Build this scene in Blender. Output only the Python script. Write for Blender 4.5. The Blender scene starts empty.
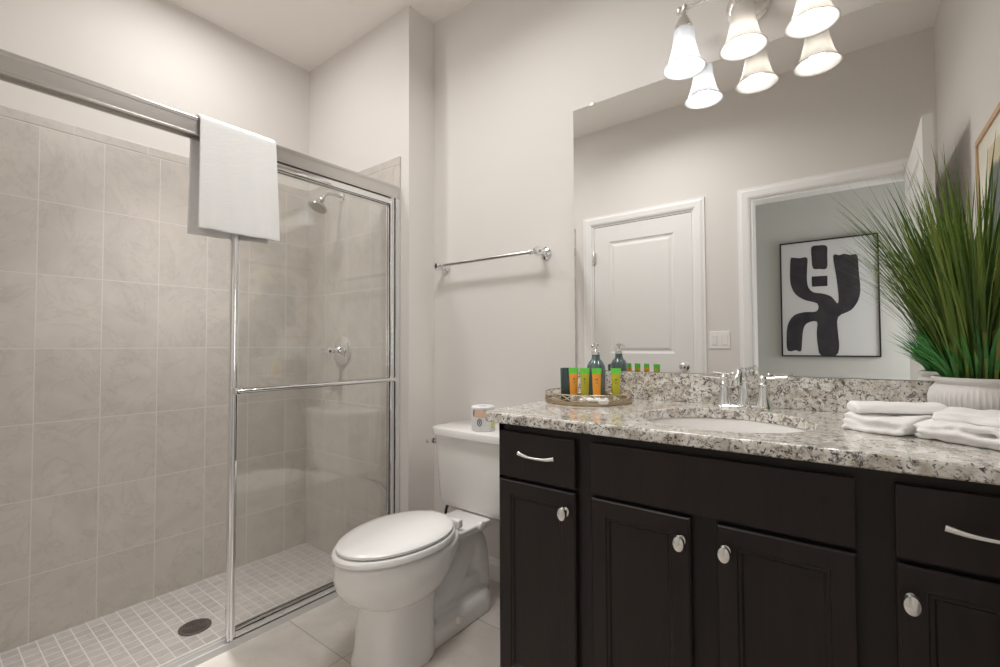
import bpy, bmesh, math, random
from mathutils import Vector, Matrix, noise
from mathutils.geometry import tessellate_polygon
random.seed(7)
PI = math.pi
SC = bpy.context.scene
COL = SC.collection

# ------------------------------------------------------------------ camera
YAW, PITCH, ROLL = map(math.radians, (37.53, 1.556, -0.233))
CAM_H, F_PX = 1.080, 461.14
fwd = Vector((-math.sin(YAW)*math.cos(PITCH), math.cos(YAW)*math.cos(PITCH), math.sin(PITCH)))
rgt = Vector((math.cos(YAW), math.sin(YAW), 0)); upv = rgt.cross(fwd)
c_, s_ = math.cos(ROLL), math.sin(ROLL)
r2 = c_*rgt + s_*upv; u2 = -s_*rgt + c_*upv
cam_data = bpy.data.cameras.new('camera'); cam = bpy.data.objects.new('camera', cam_data); COL.objects.link(cam)
M = Matrix((r2, u2, -fwd)).transposed().to_4x4(); M.translation = Vector((0, 0, CAM_H))
cam.matrix_world = M
cam_data.sensor_width = 36; cam_data.lens = F_PX/1000*36; cam_data.clip_start = 0.02
SC.camera = cam

# ------------------------------------------------------------------ world, exposure, lights
w = bpy.data.worlds.new('world'); SC.world = w; w.use_nodes = True
w.node_tree.nodes['Background'].inputs[0].default_value = (.8, .85, .9, 1)
w.node_tree.nodes['Background'].inputs[1].default_value = 0.3
SC.view_settings.view_transform = 'Standard'; SC.view_settings.look = 'None'
SC.view_settings.gamma = 1; SC.view_settings.use_curve_mapping = False
SC.view_settings.exposure = 0.07
try:
    SC.cycles.max_bounces = 14; SC.cycles.diffuse_bounces = 8; SC.cycles.glossy_bounces = 8
    SC.cycles.transmission_bounces = 10; SC.cycles.transparent_max_bounces = 24
    SC.cycles.use_denoising = True; SC.cycles.sample_clamp_indirect = 6
    SC.cycles.caustics_reflective = True
except Exception: pass

def light(name, kind, loc, power, color=(1, 1, 1), size=.05, rot=None, spot=None, size_y=None):
    L = bpy.data.lights.new(name, kind); L.energy = power; L.color = color
    if kind == 'AREA':
        L.size = size; L.spread = math.radians(spot or 180)
        if size_y: L.shape = 'RECTANGLE'; L.size_y = size_y
        else: L.shape = 'DISK'
    elif kind == 'SPOT':
        L.shadow_soft_size = size; L.spot_size = spot; L.spot_blend = .6
    else: L.shadow_soft_size = size
    o = bpy.data.objects.new(name, L); COL.objects.link(o); o.location = loc
    if rot: o.rotation_euler = rot
    return o
CEIL = 2.798
WARM = (1, .95, .90); COOL = (.97, .98, 1.0)
LAMPX = (-.431, -.255, -.078); LAMPY, LAMPZ = 1.575, 2.0
light('shower_downlight_lamp', 'AREA', (-2.12, .80, CEIL-.012), 7.5, (1, .985, .97), .16, spot=178)
light('shower_downlight_fill', 'AREA', (-2.12, .80, CEIL-.014), 5.4, (1, .985, .97), .12, spot=62)  # second lamp added at the downlight to lift the lower tiles
light('ceiling_fill_lamp', 'AREA', (-1, 0.8, CEIL-.02), 12.5, (1, .99, .975), .50, spot=150)  # added soft fill under the ceiling, stands for no fixture of the room
light('hall_daylight', 'AREA', (1.12, -.62, 1.25), 13, (.99, .99, .98), .8, rot=(0, math.radians(90), 0))

# ------------------------------------------------------------------ materials
def mat(name, color, rough=.5, metal=0, spec=.5, **k):
    m = bpy.data.materials.new(name); m.use_nodes = True
    b = m.node_tree.nodes['Principled BSDF']
    b.inputs['Base Color'].default_value = (*color, 1); b.inputs['Roughness'].default_value = rough
    b.inputs['Metallic'].default_value = metal; b.inputs['Specular IOR Level'].default_value = spec
    for kk, v in k.items():
        b.inputs[kk.replace('_', ' ')].default_value = v
    return m
def N(m, t, **k):
    n = m.node_tree.nodes.new(t)
    for a, b in k.items(): setattr(n, a, b)
    return n
def LK(m, a, b): m.node_tree.links.new(a, b)
def BS(m): return m.node_tree.nodes['Principled BSDF']
def objcoord(m): return N(m, 'ShaderNodeTexCoord').outputs['Object']
def bump(m, h, strength=.2, dist=.002):
    b = N(m, 'ShaderNodeBump'); b.inputs['Strength'].default_value = strength; b.inputs['Distance'].default_value = dist
    LK(m, h, b.inputs['Height']); LK(m, b.outputs[0], BS(m).inputs['Normal']); return b
def noisetex(m, vec, scale, detail=3, rough=.5, dist=0):
    n = N(m, 'ShaderNodeTexNoise'); n.inputs['Scale'].default_value = scale; n.inputs['Detail'].default_value = detail
    n.inputs['Roughness'].default_value = rough; n.inputs['Distortion'].default_value = dist
    LK(m, vec, n.inputs['Vector']); return n.outputs['Fac']
def ramp(m, fac, stops, interp='LINEAR'):
    r = N(m, 'ShaderNodeValToRGB'); r.color_ramp.interpolation = interp
    e = r.color_ramp.elements
    while len(e) < len(stops): e.new(.5)
    for x, (p, c) in zip(e, stops):
        x.position = p; x.color = (*c, 1) if len(c) == 3 else c
    LK(m, fac, r.inputs[0]); return r.outputs['Color']
def mixc(m, fac, a, b, mode='MIX'):
    n = N(m, 'ShaderNodeMix', data_type='RGBA', blend_type=mode)
    for s, v in ((n.inputs[0], fac), (n.inputs[6], a), (n.inputs[7], b)):
        if isinstance(v, (int, float)): s.default_value = v
        elif isinstance(v, tuple): s.default_value = (*v, 1)
        else: LK(m, v, s)
    return n.outputs[2]

def paint(name, color, rough=.75):
    m = mat(name, color, rough, spec=.3)
    f = noisetex(m, objcoord(m), 160, 3); bump(m, f, .05, .001); return m
M_WALL = paint('wall_paint', (.73, .70, .67))
M_CEIL = paint('ceiling_paint', (.88, .845, .815))
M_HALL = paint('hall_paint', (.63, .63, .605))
M_TRIM = mat('trim_white', (.84, .83, .82), .35)
M_DOOR = mat('door_white', (.80, .79, .775), .4)

def tile_mat(name, axis, w_, h_, off, c1, c2, grout, vein=.5, mortar=.0022, rough=.28, vscale=1.0):
    """axis: which object axes run across and up the tile grid"""
    m = mat(name, c1, rough)
    co = objcoord(m)
    sep = N(m, 'ShaderNodeSeparateXYZ'); LK(m, co, sep.inputs[0])
    comb = N(m, 'ShaderNodeCombineXYZ')
    for i, a in enumerate(axis):
        ad = N(m, 'ShaderNodeMath', operation='SUBTRACT'); LK(m, sep.outputs[a], ad.inputs[0]); ad.inputs[1].default_value = off[i]
        LK(m, ad.outputs[0], comb.inputs[i])
    br = N(m, 'ShaderNodeTexBrick'); br.offset = 0; br.squash = 1
    br.inputs['Scale'].default_value = 1; br.inputs['Brick Width'].default_value = w_; br.inputs['Row Height'].default_value = h_
    br.inputs['Mortar Size'].default_value = mortar; br.inputs['Mortar Smooth'].default_value = .15
    br.inputs['Color1'].default_value = (*c1, 1); br.inputs['Color2'].default_value = (*c2, 1); br.inputs['Mortar'].default_value = (*grout, 1)
    LK(m, comb.outputs[0], br.inputs['Vector'])
    # marble clouds + thin veins, shifted per tile by the brick colour
    sh = N(m, 'ShaderNodeVectorMath', operation='MULTIPLY_ADD')
    LK(m, br.outputs['Color'], sh.inputs[0]); sh.inputs[1].default_value = (40, 40, 40); LK(m, co, sh.inputs[2])
    cl = noisetex(m, sh.outputs[0], 5*vscale, 5, .6, 1.2)
    vn = noisetex(m, sh.outputs[0], 3.2*vscale, 6, .62, 2.4)
    cloud = ramp(m, cl, [(.3, (.90, .90, .90)), (.7, (1.06, 1.05, 1.04))])
    veins = ramp(m, vn, [(.47, (1, 1, 1)), (.497, (.82, .815, .80)), (.525, (1, 1, 1))])
    a = mixc(m, 1.0, br.outputs['Color'], cloud, 'MULTIPLY')
    b = mixc(m, vein, a, veins, 'MULTIPLY')
    c = mixc(m, br.outputs['Fac'], b, grout)
    LK(m, c, BS(m).inputs['Base Color'])
    rr = N(m, 'ShaderNodeMapRange'); LK(m, br.outputs['Fac'], rr.inputs[0]); rr.inputs[3].default_value = rough; rr.inputs[4].default_value = .8
    LK(m, rr.outputs[0], BS(m).inputs['Roughness'])
    inv = N(m, 'ShaderNodeMath', operation='SUBTRACT'); inv.inputs[0].default_value = 1; LK(m, br.outputs['Fac'], inv.inputs[1])
    bump(m, inv.outputs[0], .5, .0015)
    return m
T1, T2, TG = (.56, .522, .482), (.58, .542, .502), (.66, .625, .59)
TZ = .1585
M_TILE_L = tile_mat('wall_tile_marbled', (1, 2), .2095, .3065, (.1285, TZ-.3065*2), T1, T2, TG)
M_TILE_W = tile_mat('wing_tile_marbled', (0, 2), .2095, .3065, (-2.457-.2095*3, TZ-.3065*2), T1, T2, TG)
M_TRIM_L = tile_mat('bullnose_tile', (1, 2), .262, 1.0, (.445-.262*4, -.3), T1, T2, TG)
M_TRIM_W = tile_mat('bullnose_tile_wing', (0, 2), .262, 1.0, (-1.955-.262*4, -.3), T1, T2, TG)
M_MOSAIC = tile_mat('shower_floor_mosaic', (0, 1), .0512, .0512, (-3, .308-.0512*20), (.35, .325, .305), (.40, .375, .35), (.52, .49, .465), .25, .0024, .45, 4)
M_FLOOR = tile_mat('floor_tile', (0, 1), .457, .457, (-1.43-.457*6, .957-.457*8), (.63, .585, .535), (.65, .605, .555), (.44, .40, .36), .3, .0024, .3, .7)

def granite():
    m = mat('granite_speckled', (.5, .45, .4), .15, spec=.8, Coat_Weight=.6, Coat_Roughness=.06, Coat_IOR=1.6)
    co = objcoord(m)
    n1 = noisetex(m, co, 30, 5, .62, .5)
    base = ramp(m, n1, [(.34, (.46, .40, .33)), (.45, (.62, .57, .50)), (.54, (.78, .75, .70)), (.68, (.88, .86, .83))])
    n2 = noisetex(m, co, 75, 6, .72, .6)
    d1 = ramp(m, n2, [(.54, (0, 0, 0)), (.57, (1, 1, 1))])
    a = mixc(m, d1, base, (.25, .23, .215))
    n3 = noisetex(m, co, 120, 4, .65, .3)
    d2 = ramp(m, n3, [(.575, (0, 0, 0)), (.61, (1, 1, 1))])
    b = mixc(m, d2, a, (.045, .042, .045))
    n4 = noisetex(m, co, 26, 6, .78, 1.2)
    d3 = ramp(m, n4, [(.585, (0, 0, 0)), (.615, (.92, .92, .92))])
    c = mixc(m, d3, b, (.035, .030, .032))
    LK(m, c, BS(m).inputs['Base Color']); return m
M_GRAN = granite()

def wood_dark():
    m = mat('espresso_wood', (.022, .014, .012), .40, spec=.3)
    co = objcoord(m)
    mp = N(m, 'ShaderNodeMapping'); mp.inputs['Scale'].default_value = (14, 14, 1.5); LK(m, co, mp.inputs[0])
    f = noisetex(m, mp.outputs[0], 3, 5, .6, .6)
    LK(m, ramp(m, f, [(.3, (.013, .0085, .0078)), (.7, (.023, .0150, .0130))]), BS(m).inputs['Base Color'])
    return m
M_WOOD = wood_dark()
M_CHROME = mat('chrome', (.86, .87, .88), .07, 1)
M_NICKEL = mat('satin_nickel', (.80, .78, .75), .24, 1)
M_ALU = mat('brushed_aluminium', (.62, .60, .58), .27, 1)
M_TRACK = mat('track_aluminium', (.72, .71, .69), .42, .55)
M_STEEL = mat('worn_chrome', (.55, .54, .52), .2, 1)
M_DARK = mat('dark_rubber', (.03, .028, .026), .6)
M_CHINA = mat('white_china', (.80, .785, .765), .10, spec=.5)
M_SEAT = mat('white_seat_plastic', (.80, .79, .77), .22)
M_MIRROR = mat('mirror_silver', (.90, .905, .895), .0, 1)
M_MEDGE = mat('mirror_edge', (.45, .5, .48), .2)
M_BRASS = mat('tray_gold', (.50, .40, .27), .32, 1)

def glassy(name, tint, ior=1.5, extra=.0, rough=0.0):
    m = bpy.data.materials.new(name); m.use_nodes = True; nt = m.node_tree; nt.nodes.clear()
    out = nt.nodes.new('ShaderNodeOutputMaterial'); mx = nt.nodes.new('ShaderNodeMixShader')
    tr = nt.nodes.new('ShaderNodeBsdfTransparent'); tr.inputs[0].default_value = (*tint, 1)
    gl = nt.nodes.new('ShaderNodeBsdfGlossy'); gl.inputs[0].default_value = (1, 1, 1, 1); gl.inputs['Roughness'].default_value = rough
    fr = nt.nodes.new('ShaderNodeFresnel'); fr.inputs[0].default_value = ior
    ad = nt.nodes.new('ShaderNodeMath'); ad.operation = 'ADD'; ad.use_clamp = True; ad.inputs[1].default_value = extra
    nt.links.new(fr.outputs[0], ad.inputs[0]); nt.links.new(ad.outputs[0], mx.inputs[0])
    nt.links.new(tr.outputs[0], mx.inputs[1]); nt.links.new(gl.outputs[0], mx.inputs[2]); nt.links.new(mx.outputs[0], out.inputs[0])
    return m
M_GLASS = glassy('shower_glass', (.99, .992, .988), 1.45, .0)
M_PGLASS = glassy('picture_glass', (.97, .97, .97), 1.45)

def towel_mat(name, col, ribs=False):
    m = mat(name, col, .95, spec=.1); BS(m).inputs['Sheen Weight'].default_value = .3
    co = objcoord(m)
    f = noisetex(m, co, 420, 2, .6)
    if ribs:
        wv = N(m, 'ShaderNodeTexWave', bands_direction='Z'); wv.inputs['Scale'].default_value = 42; wv.inputs['Distortion'].default_value = .6
        wv.inputs['Detail'].default_value = 1; LK(m, co, wv.inputs['Vector'])
        f = mixc(m, .5, f, wv.outputs['Fac'])
    bump(m, f, .35, .002); return m
M_TOWEL = towel_mat('white_terry', (.90, .89, .88))
M_TOWELR = towel_mat('white_ribbed_cotton', (.74, .735, .725), True)

# ------------------------------------------------------------------ mesh helpers
def BM(): return bmesh.new()
def link(name, bm, m, parent=None, smooth=False, label=None):
    me = bpy.data.meshes.new(name); bmesh.ops.recalc_face_normals(bm, faces=bm.faces); bm.to_mesh(me); bm.free()
    ms = m if isinstance(m, (list, tuple)) else [m]
    for x in ms: me.materials.append(x)
    if smooth:
        for p in me.polygons: p.use_smooth = True
    o = bpy.data.objects.new(name, me); COL.objects.link(o)
    if parent: o.parent = parent; o.matrix_parent_inverse = Matrix.Translation(-parent.location) if parent.type == 'EMPTY' and parent.parent is None else Matrix()
    if label: o['label'] = label
    if smooth: autosmooth(o)
    return o
def autosmooth(o, ang=38):
    me = o.data; bm = bmesh.new(); bm.from_mesh(me)
    for e in bm.edges:
        if len(e.link_faces) == 2 and e.calc_face_angle(0) > math.radians(ang): e.smooth = False
    bm.to_mesh(me); bm.free()
def thing(name, loc, label, cat, group=None):
    o = bpy.data.objects.new(name, None); COL.objects.link(o); o.location = loc; o.empty_display_size = .05
    o['label'] = label; o['category'] = cat
    if group: o['group'] = group
    return o
def tag(o, label, cat, group=None):
    o['label'] = label; o['category'] = cat
    if group: o['group'] = group
    return o
def struct(name, bm, m, smooth=False, parent=None):
    o = link(name, bm, m, parent, smooth); 
    if parent is None: o['kind'] = 'structure'
    return o
def box(bm, lo, hi, bev=0, seg=2, mi=0):
    lo = Vector(lo); hi = Vector(hi)
    r = bmesh.ops.create_cube(bm, size=1)
    vs = r['verts']
    for v in vs:
        v.co = Vector((lo[i]+(v.co[i]+.5)*(hi[i]-lo[i]) for i in range(3)))
    fs = list({f for v in vs for f in v.link_faces})
    if bev:
        es = list({e for v in vs for e in v.link_edges})
        g = bmesh.ops.bevel(bm, geom=es, offset=bev, segments=seg, profile=.5, affect='EDGES')
        fs = list(set(g['faces']) | {f for f in fs if f.is_valid})
    for f in fs: f.material_index = mi
    return fs
def lathe(bm, prof, c=(0, 0, 0), n=32, axis='Z', mi=0, sx=1, sy=1, rot=None):
    """prof: list of (r, h). Closed at ends where r=0."""
    rings = []
    c = Vector(c)
    def pos(x, y, h):
        v = Vector((x*sx, y*sy, h))
        if axis == 'Y': v = Vector((x*sx, -h, y*sy))     # +h goes towards -Y (out of a back wall)
        if axis == 'X': v = Vector((h, x*sx, y*sy))
        if rot is not None: v = rot @ v
        return c+v
    for r, h in prof:
        if r <= 1e-6: rings.append([bm.verts.new(pos(0, 0, h))])
        else: rings.append([bm.verts.new(pos(r*math.cos(2*PI*k/n), r*math.sin(2*PI*k/n), h)) for k in range(n)])
    for a, b in zip(rings, rings[1:]):
        for k in range(n):
            k2 = (k+1) % n
            if len(a) == 1 and len(b) == 1: continue
            if len(a) == 1: f = bm.faces.new((a[0], b[k], b[k2]))
            elif len(b) == 1: f = bm.faces.new((a[k], a[k2], b[0]))
            else: f = bm.faces.new((a[k], a[k2], b[k2], b[k]))
            f.material_index = mi
def tube(bm, pts, r, n=12, closed=False, cap=True, mi=0, flat=1.0):
    pts = [Vector(p) for p in pts]; R = r if isinstance(r, (list, tuple)) else [r]*len(pts)
    rings = []; up = None
    m = len(pts)
    for i, p in enumerate(pts):
        if closed: t = (pts[(i+1) % m]-pts[i-1]).normalized()
        else: t = (pts[min(i+1, m-1)]-pts[max(i-1, 0)]).normalized()
        if up is None:
            up = Vector((0, 0, 1)) if abs(t.z) < .9 else Vector((0, 1, 0))
        a = t.cross(up).normalized(); up = a.cross(t).normalized()
        rings.append([bm.verts.new(p + R[i]*(math.cos(2*PI*k/n)*a + flat*math.sin(2*PI*k/n)*up)) for k in range(n)])
    rng = range(m if closed else m-1)
    for i in rng:
        A, B = rings[i], rings[(i+1) % m]
        for k in range(n):
            f = bm.faces.new((A[k], A[(k+1) % n], B[(k+1) % n], B[k])); f.material_index = mi
    if cap and not closed:
        f = bm.faces.new(rings[0][::-1]); f.material_index = mi
        f = bm.faces.new(rings[-1]); f.material_index = mi
def loft(bm, rings, cap=True, mi=0):
    R = [[bm.verts.new(p) for p in r] for r in rings]; n = len(R[0])
    for A, B in zip(R, R[1:]):
        for k in range(n):
            f = bm.faces.new((A[k], A[(k+1) % n], B[(k+1) % n], B[k])); f.material_index = mi
    if cap:
        for r in (R[0][::-1], R[-1]):
            f = bm.faces.new(r); f.material_index = mi
def smoothpath(pts, sub=6, closed=False):
    pts = [Vector(p) for p in pts]; n = len(pts); out = []
    rng = range(n if closed else n-1)
    for i in rng:
        p1, p2 = pts[i], pts[(i+1) % n]
        p0 = pts[i-1] if (i > 0 or closed) else p1
        p3 = pts[(i+2) % n] if (closed or i+2 < n) else p2
        for k in range(sub):
            t = k/sub
            out.append(.5*((2*p1)+(-p0+p2)*t+(2*p0-5*p1+4*p2-p3)*t*t+(-p0+3*p1-3*p2+p3)*t**3))
    if not closed: out.append(pts[-1])
    return out
def sweep_y(bm, prof, y0, y1, mi=0):
    """closed xz profile pushed along y"""
    loft(bm, [[(x, y0, z) for x, z in prof], [(x, y1, z) for x, z in prof]], True, mi)
def sweep_x(bm, prof, x0, x1, mi=0):
    loft(bm, [[(x0, y, z) for y, z in prof], [(x1, y, z) for y, z in prof]], True, mi)

# ------------------------------------------------------------------ room dimensions
XL, XW, XR = -2.668, -1.743, .375
YF, YWING, YB = .022, 1.529, 1.704
CURB0, CURB1 = -1.895, -1.765
ZS = -.106
YH = -1.12

b = BM(); box(b, (CURB1-.0, -1.3, -.2), (XR+.9, YB+.1, 0)); box(b, (CURB0, YF-.05, -.2), (CURB1, YWING+.02, 0)); struct('floor', b, M_FLOOR)
b = BM(); box(b, (XL-.05, YF-.05, -.2), (CURB0, YWING+.05, ZS)); struct('floor_shower', b, M_MOSAIC)
b = BM(); box(b, (XL-.1, -1.3, CEIL), (XR+.9, YB+.1, CEIL+.1)); struct('ceiling', b, M_CEIL)
b = BM(); box(b, (XL-.1, YF-.12, ZS-.1), (XL, YWING+.1, CEIL)); struct('wall_left', b, M_WALL)
b = BM(); box(b, (XL-.1, YWING, ZS-.1), (XW, YB+.1, CEIL)); struct('wall_wing', b, M_WALL)
b = BM(); box(b, (XW, YB, -.1), (XR+.1, YB+.1, CEIL)); struct('wall_back', b, M_WALL)
b = BM(); box(b, (XR, YF-.12, -.1), (XR+.1, YB, CEIL)); struct('wall_right', b, M_WALL)
# front wall with the two door openings
OX0, OX1, OZ = -.525, .290, 2.035
DX0, DX1 = -1.655, -.875
b = BM()
box(b, (XL, YF-.12, ZS-.1), (DX0, YF, CEIL)); box(b, (DX0, YF-.12, OZ), (DX1, YF, CEIL)); box(b, (DX1, YF-.12, -.1), (OX0, YF, CEIL))
box(b, (OX0, YF-.12, OZ), (OX1, YF, CEIL)); box(b, (OX1, YF-.12, -.1), (XR, YF, CEIL)); struct('wall_front', b, M_WALL)
# hallway
b = BM(); box(b, (-1.7, YH-.1, -.1), (XR+.9, YH, CEIL)); struct('wall_hall_far', b, M_HALL)
b = BM(); box(b, (-1.3, YH, -.1), (-1.2, YF-.12, CEIL)); struct('wall_hall_left', b, M_HALL)
b = BM(); box(b, (XR+.8, YH, -.1), (XR+.9, YF-.12, CEIL)); box(b, (XR+.1, YF-.13, -.1), (XR+.9, YF-.06, CEIL)); struct('wall_hall_right', b, M_HALL)

# tiled surfaces
TT = 2.0; TE = 2.042; TH = .009
b = BM(); box(b, (XL, YF, ZS), (XL+TH, YWING, TT)); struct('wall_left_tiles', b, M_TILE_L)
b = BM(); box(b, (XL+TH, YWING-TH, ZS), (-1.852, YWING, TT)); struct('wall_wing_tiles', b, M_TILE_W)
b = BM(); box(b, (XL, YF, TT), (XL+TH, YWING, TE), .003); struct('trim_1', b, M_TRIM_L)
b = BM(); box(b, (XL+TH, YWING-TH, TT), (-1.803, YWING, TE), .003); box(b, (-1.852, YWING-TH, 0), (-1.803, YWING, TT), .002); struct('trim_2', b, M_TRIM_W)
b = BM(); box(b, (XL+TH, YF, ZS), (-1.803, YF+TH, TE)); struct('wall_front_tiles', b, M_TILE_W)

# baseboards
def bb_prof(sgn=1):
    return [(0, 0), (.014, 0), (.014, .070), (.010, .078), (.010, .086), (.006, .094), (0, .096)]
b = BM(); sweep_x(b, [(YB-d, z) for d, z in bb_prof()], XW, -.855); struct('baseboard_back', b, M_TRIM)
b = BM(); sweep_y(b, [(XW+d, z) for d, z in bb_prof()], YWING, YB); struct('baseboard_wing', b, M_TRIM)
b = BM(); sweep_y(b, [(XR-d, z) for d, z in bb_prof()], .06, 1.10); struct('baseboard_right', b, M_TRIM)
b = BM(); sweep_x(b, [(YF+d, z) for d, z in bb_prof()], DX1+.07, OX0-.07); struct('baseboard_front', b, M_TRIM)

# door casings
def casing(name, x0, x1, zt, y, wd=.072, clip=None):
    b = BM()
    prof = [(0, .0), (0, .010), (.012, .016), (.045, .018), (.060, .012), (wd, .012), (wd, 0)]
    # inner edge at 0 going outwards
    def seg(path):
        rings = []
        for (px, pz, dx, dz) in path:
            rings.append([(px+dx*a, y+h, pz+dz*a) for a, h in prof])
        loft(b, rings)
    xr = x1
    seg([(x0, 0, -1, 0), (x0, zt, -1, 1), (xr, zt, 1, 1), (xr, 0, 1, 0)])
    box(b, (x0-.002, y-.12, 0), (x0+.014, y+.001, zt), 0); box(b, (x1-.014, y-.12, 0), (x1+.002, y+.001, zt), 0)
    box(b, (x0+.014, y-.12, zt-.014), (x1-.014, y+.001, zt+.002), 0)
    return struct(name, b, M_TRIM)
casing('trim_3', OX0, OX1, OZ, YF)
casing('trim_4', DX0, DX1, OZ, YF)

def door_leaf(w_, h_, t=.035):
    """panel door lying in x (0..w) z (0..h), room face at y=0, thickness to -y, both faces moulded"""
    b = BM()
    st, top, mid0, mid1, bot = .125, .125, .84, 1.015, .24
    ins = [(st, bot, w_-st, mid0), (st, mid1, w_-st, h_-top)]
    for side, y0 in ((1, 0), (-1, -t)):
        xs = [0, st, w_-st, w_]; zs = [0, bot, mid0, mid1, h_-top, h_]
        for i in range(3):
            for j in range(5):
                if i == 1 and j in (1, 3): continue
                b.faces.new([b.verts.new(p) for p in ((xs[i], y0, zs[j]), (xs[i+1], y0, zs[j]), (xs[i+1], y0, zs[j+1]), (xs[i], y0, zs[j+1]))])
        for (a0, c0, a1, c1) in ins:
            lv = [(0, 0), (.006, -.005), (.016, -.009), (.022, -.009), (.040, -.002), (.05, -.0015)]
            rings = [[(a0+e, y0+side*d, c0+e), (a1-e, y0+side*d, c0+e), (a1-e, y0+side*d, c1-e), (a0+e, y0+side*d, c1-e)] for e, d in lv]
            R = [[b.verts.new(p) for p in r] for r in rings]
            for A, B in zip(R, R[1:]):
                for k in range(4): b.faces.new((A[k], A[(k+1) % 4], B[(k+1) % 4], B[k]))
            b.faces.new(R[-1])
    for (p, q) in (((0, 0), (w_, 0)), ((w_, 0), (w_, h_)), ((w_, h_), (0, h_)), ((0, h_), (0, 0))):
        b.faces.new([b.verts.new(v) for v in ((p[0], 0, p[1]), (q[0], 0, q[1]), (q[0], -t, q[1]), (p[0], -t, p[1]))])
    bmesh.ops.remove_doubles(b, verts=b.verts, dist=1e-5)
    return b
def knob_bm(side=1):
    b = BM()
    lathe(b, [(0, 0), (.032, 0), (.033, .006), (.026, .010), (.012, .013), (.011, .032), (.018, .036), (.027, .046), (.028, .056), (.022, .066), (.010, .071), (0, .072)], n=24, axis='Y')
    if side == 1:
        for v in b.verts: v.co.y = -v.co.y*.80
    return b
def hinge_bm():
    b = BM(); lathe(b, [(0, -.05), (.007, -.05), (.007, .05), (.004, .054), (0, .054)], n=12); box(b, (-.002, -.003, -.045), (.02, .001, .045)); return b
# closed door seen in the mirror
W1 = DX1-DX0-.034
d1 = link('door_1', door_leaf(W1, 2.012), M_DOOR); d1['kind'] = 'structure'; d1.location = (DX0+.017, YF-.004, .006)
k = link('door_handle', knob_bm(1), M_NICKEL, d1, True, 'satin nickel round knob'); k.location = (W1-.060, 0, .925)
for z in (.2, 1.0, 1.77):
    h = link('hinge', hinge_bm(), M_NICKEL, d1, True); h.location = (-.004, .008, z)
# open door, swung into the room against the right wall
d2 = link('door_2', door_leaf(.813, 2.012), M_DOOR); d2['kind'] = 'structure'
d2.location = (.2370, .050, .006); d2.rotation_euler = (0, 0, math.radians(90))
k = link('door_handle', knob_bm(1), M_NICKEL, d2, True, 'satin nickel round knob'); k.location = (.753, 0, .885)
# ^ the leaf runs along +y from the hinge; its local +y face looks to the camera side (-x)

# light switch on the front wall
t = thing('light_switch', (-.72, YF, 1.115), 'white double rocker light switch plate between closed door and open doorway', 'light switch')
b = BM(); box(b, (-.785, YF, 1.056), (-.655, YF+.006, 1.174), .003); link('cover_plate', b, M_TRIM, t)
for sx in (-.753, -.687):
    b = BM(); box(b, (sx-.017, YF+.006, 1.082), (sx+.017, YF+.010, 1.148), .0015); link('rocker', b, M_SEAT, t)

# ------------------------------------------------------------------ shower door
t = thing('sliding_shower_door', (-1.83, .78, 0), 'chrome framed sliding glass shower door pushed to the far end of its track', 'shower door')
GX = -1.83
b = BM(); sweep_y(b, [(GX-.032, 1.822), (GX-.032, 1.880), (GX-.022, 1.886), (GX+.022, 1.886), (GX+.030, 1.880), (GX+.030, 1.870), (GX+.0275, 1.868), (GX+.0275, 1.826), (GX+.030, 1.824), (GX+.030, 1.818), (GX+.024, 1.818), (GX+.022, 1.832), (GX-.022, 1.832), (GX-.024, 1.822)], YF+TH, YWING-TH)
link('header_rail', b, M_ALU, t)
b = BM(); sweep_y(b, [(GX-.033, 0), (GX-.033, .016), (GX-.029, .016), (GX-.026, .006), (GX-.003, .006), (GX-.001, .022), (GX+.002, .022), (GX+.004, .007), (GX+.024, .007), (GX+.028, .020), (GX+.033, .020), (GX+.040, 0)], YF+TH, YWING-TH)
link('bottom_track', b, M_TRACK, t)
for y0, y1 in ((YWING-TH-.024, YWING-TH), (YF+TH, YF+TH+.024)):
    b = BM(); box(b, (GX-.030, y0, .02), (GX+.028, y1, 1.824), .002); link('wall_jamb', b, M_CHROME, t)
def glass_panel(x, y0, y1, bar):
    p = link('glass_panel', (lambda b: (box(b, (x-.003, y0+.014, .045), (x+.003, y1-.014, 1.79)), b)[1])(BM()), M_GLASS, t)
    b = BM()
    for ya, yb in ((y0, y0+.026), (y1-.026, y1)):
        box(b, (x-.011, ya, .018), (x+.011, yb, 1.829), .0035)
        ym = (ya+yb)/2; lathe(b, [(0, .02), (.006, .02), (.006, 1.826), (0, 1.826)], (x+.010, ym, 0), 10)
    box(b, (x-.010, y0+.026, .018), (x+.010, y1-.026, .045), .003); box(b, (x-.010, y0+.026, 1.786), (x+.010, y1-.026, 1.815), .003)
    f = link('panel_frame', b, M_CHROME, p, True)
    if bar:
        b = BM(); tube(b, [(x+.040, y0+.012, .920), (x+.040, y1-.012, .920)], .009, 12)
        for yy in (y0+.014, y1-.014): box(b, (x+.010, yy-.012, .908), (x+.046, yy+.012, .932), .003)
        link('towel_bar', b, M_CHROME, p, True)
    return p
glass_panel(GX+.013, .738, 1.492, True)
glass_panel(GX-.014, .748, 1.502, False)

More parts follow.
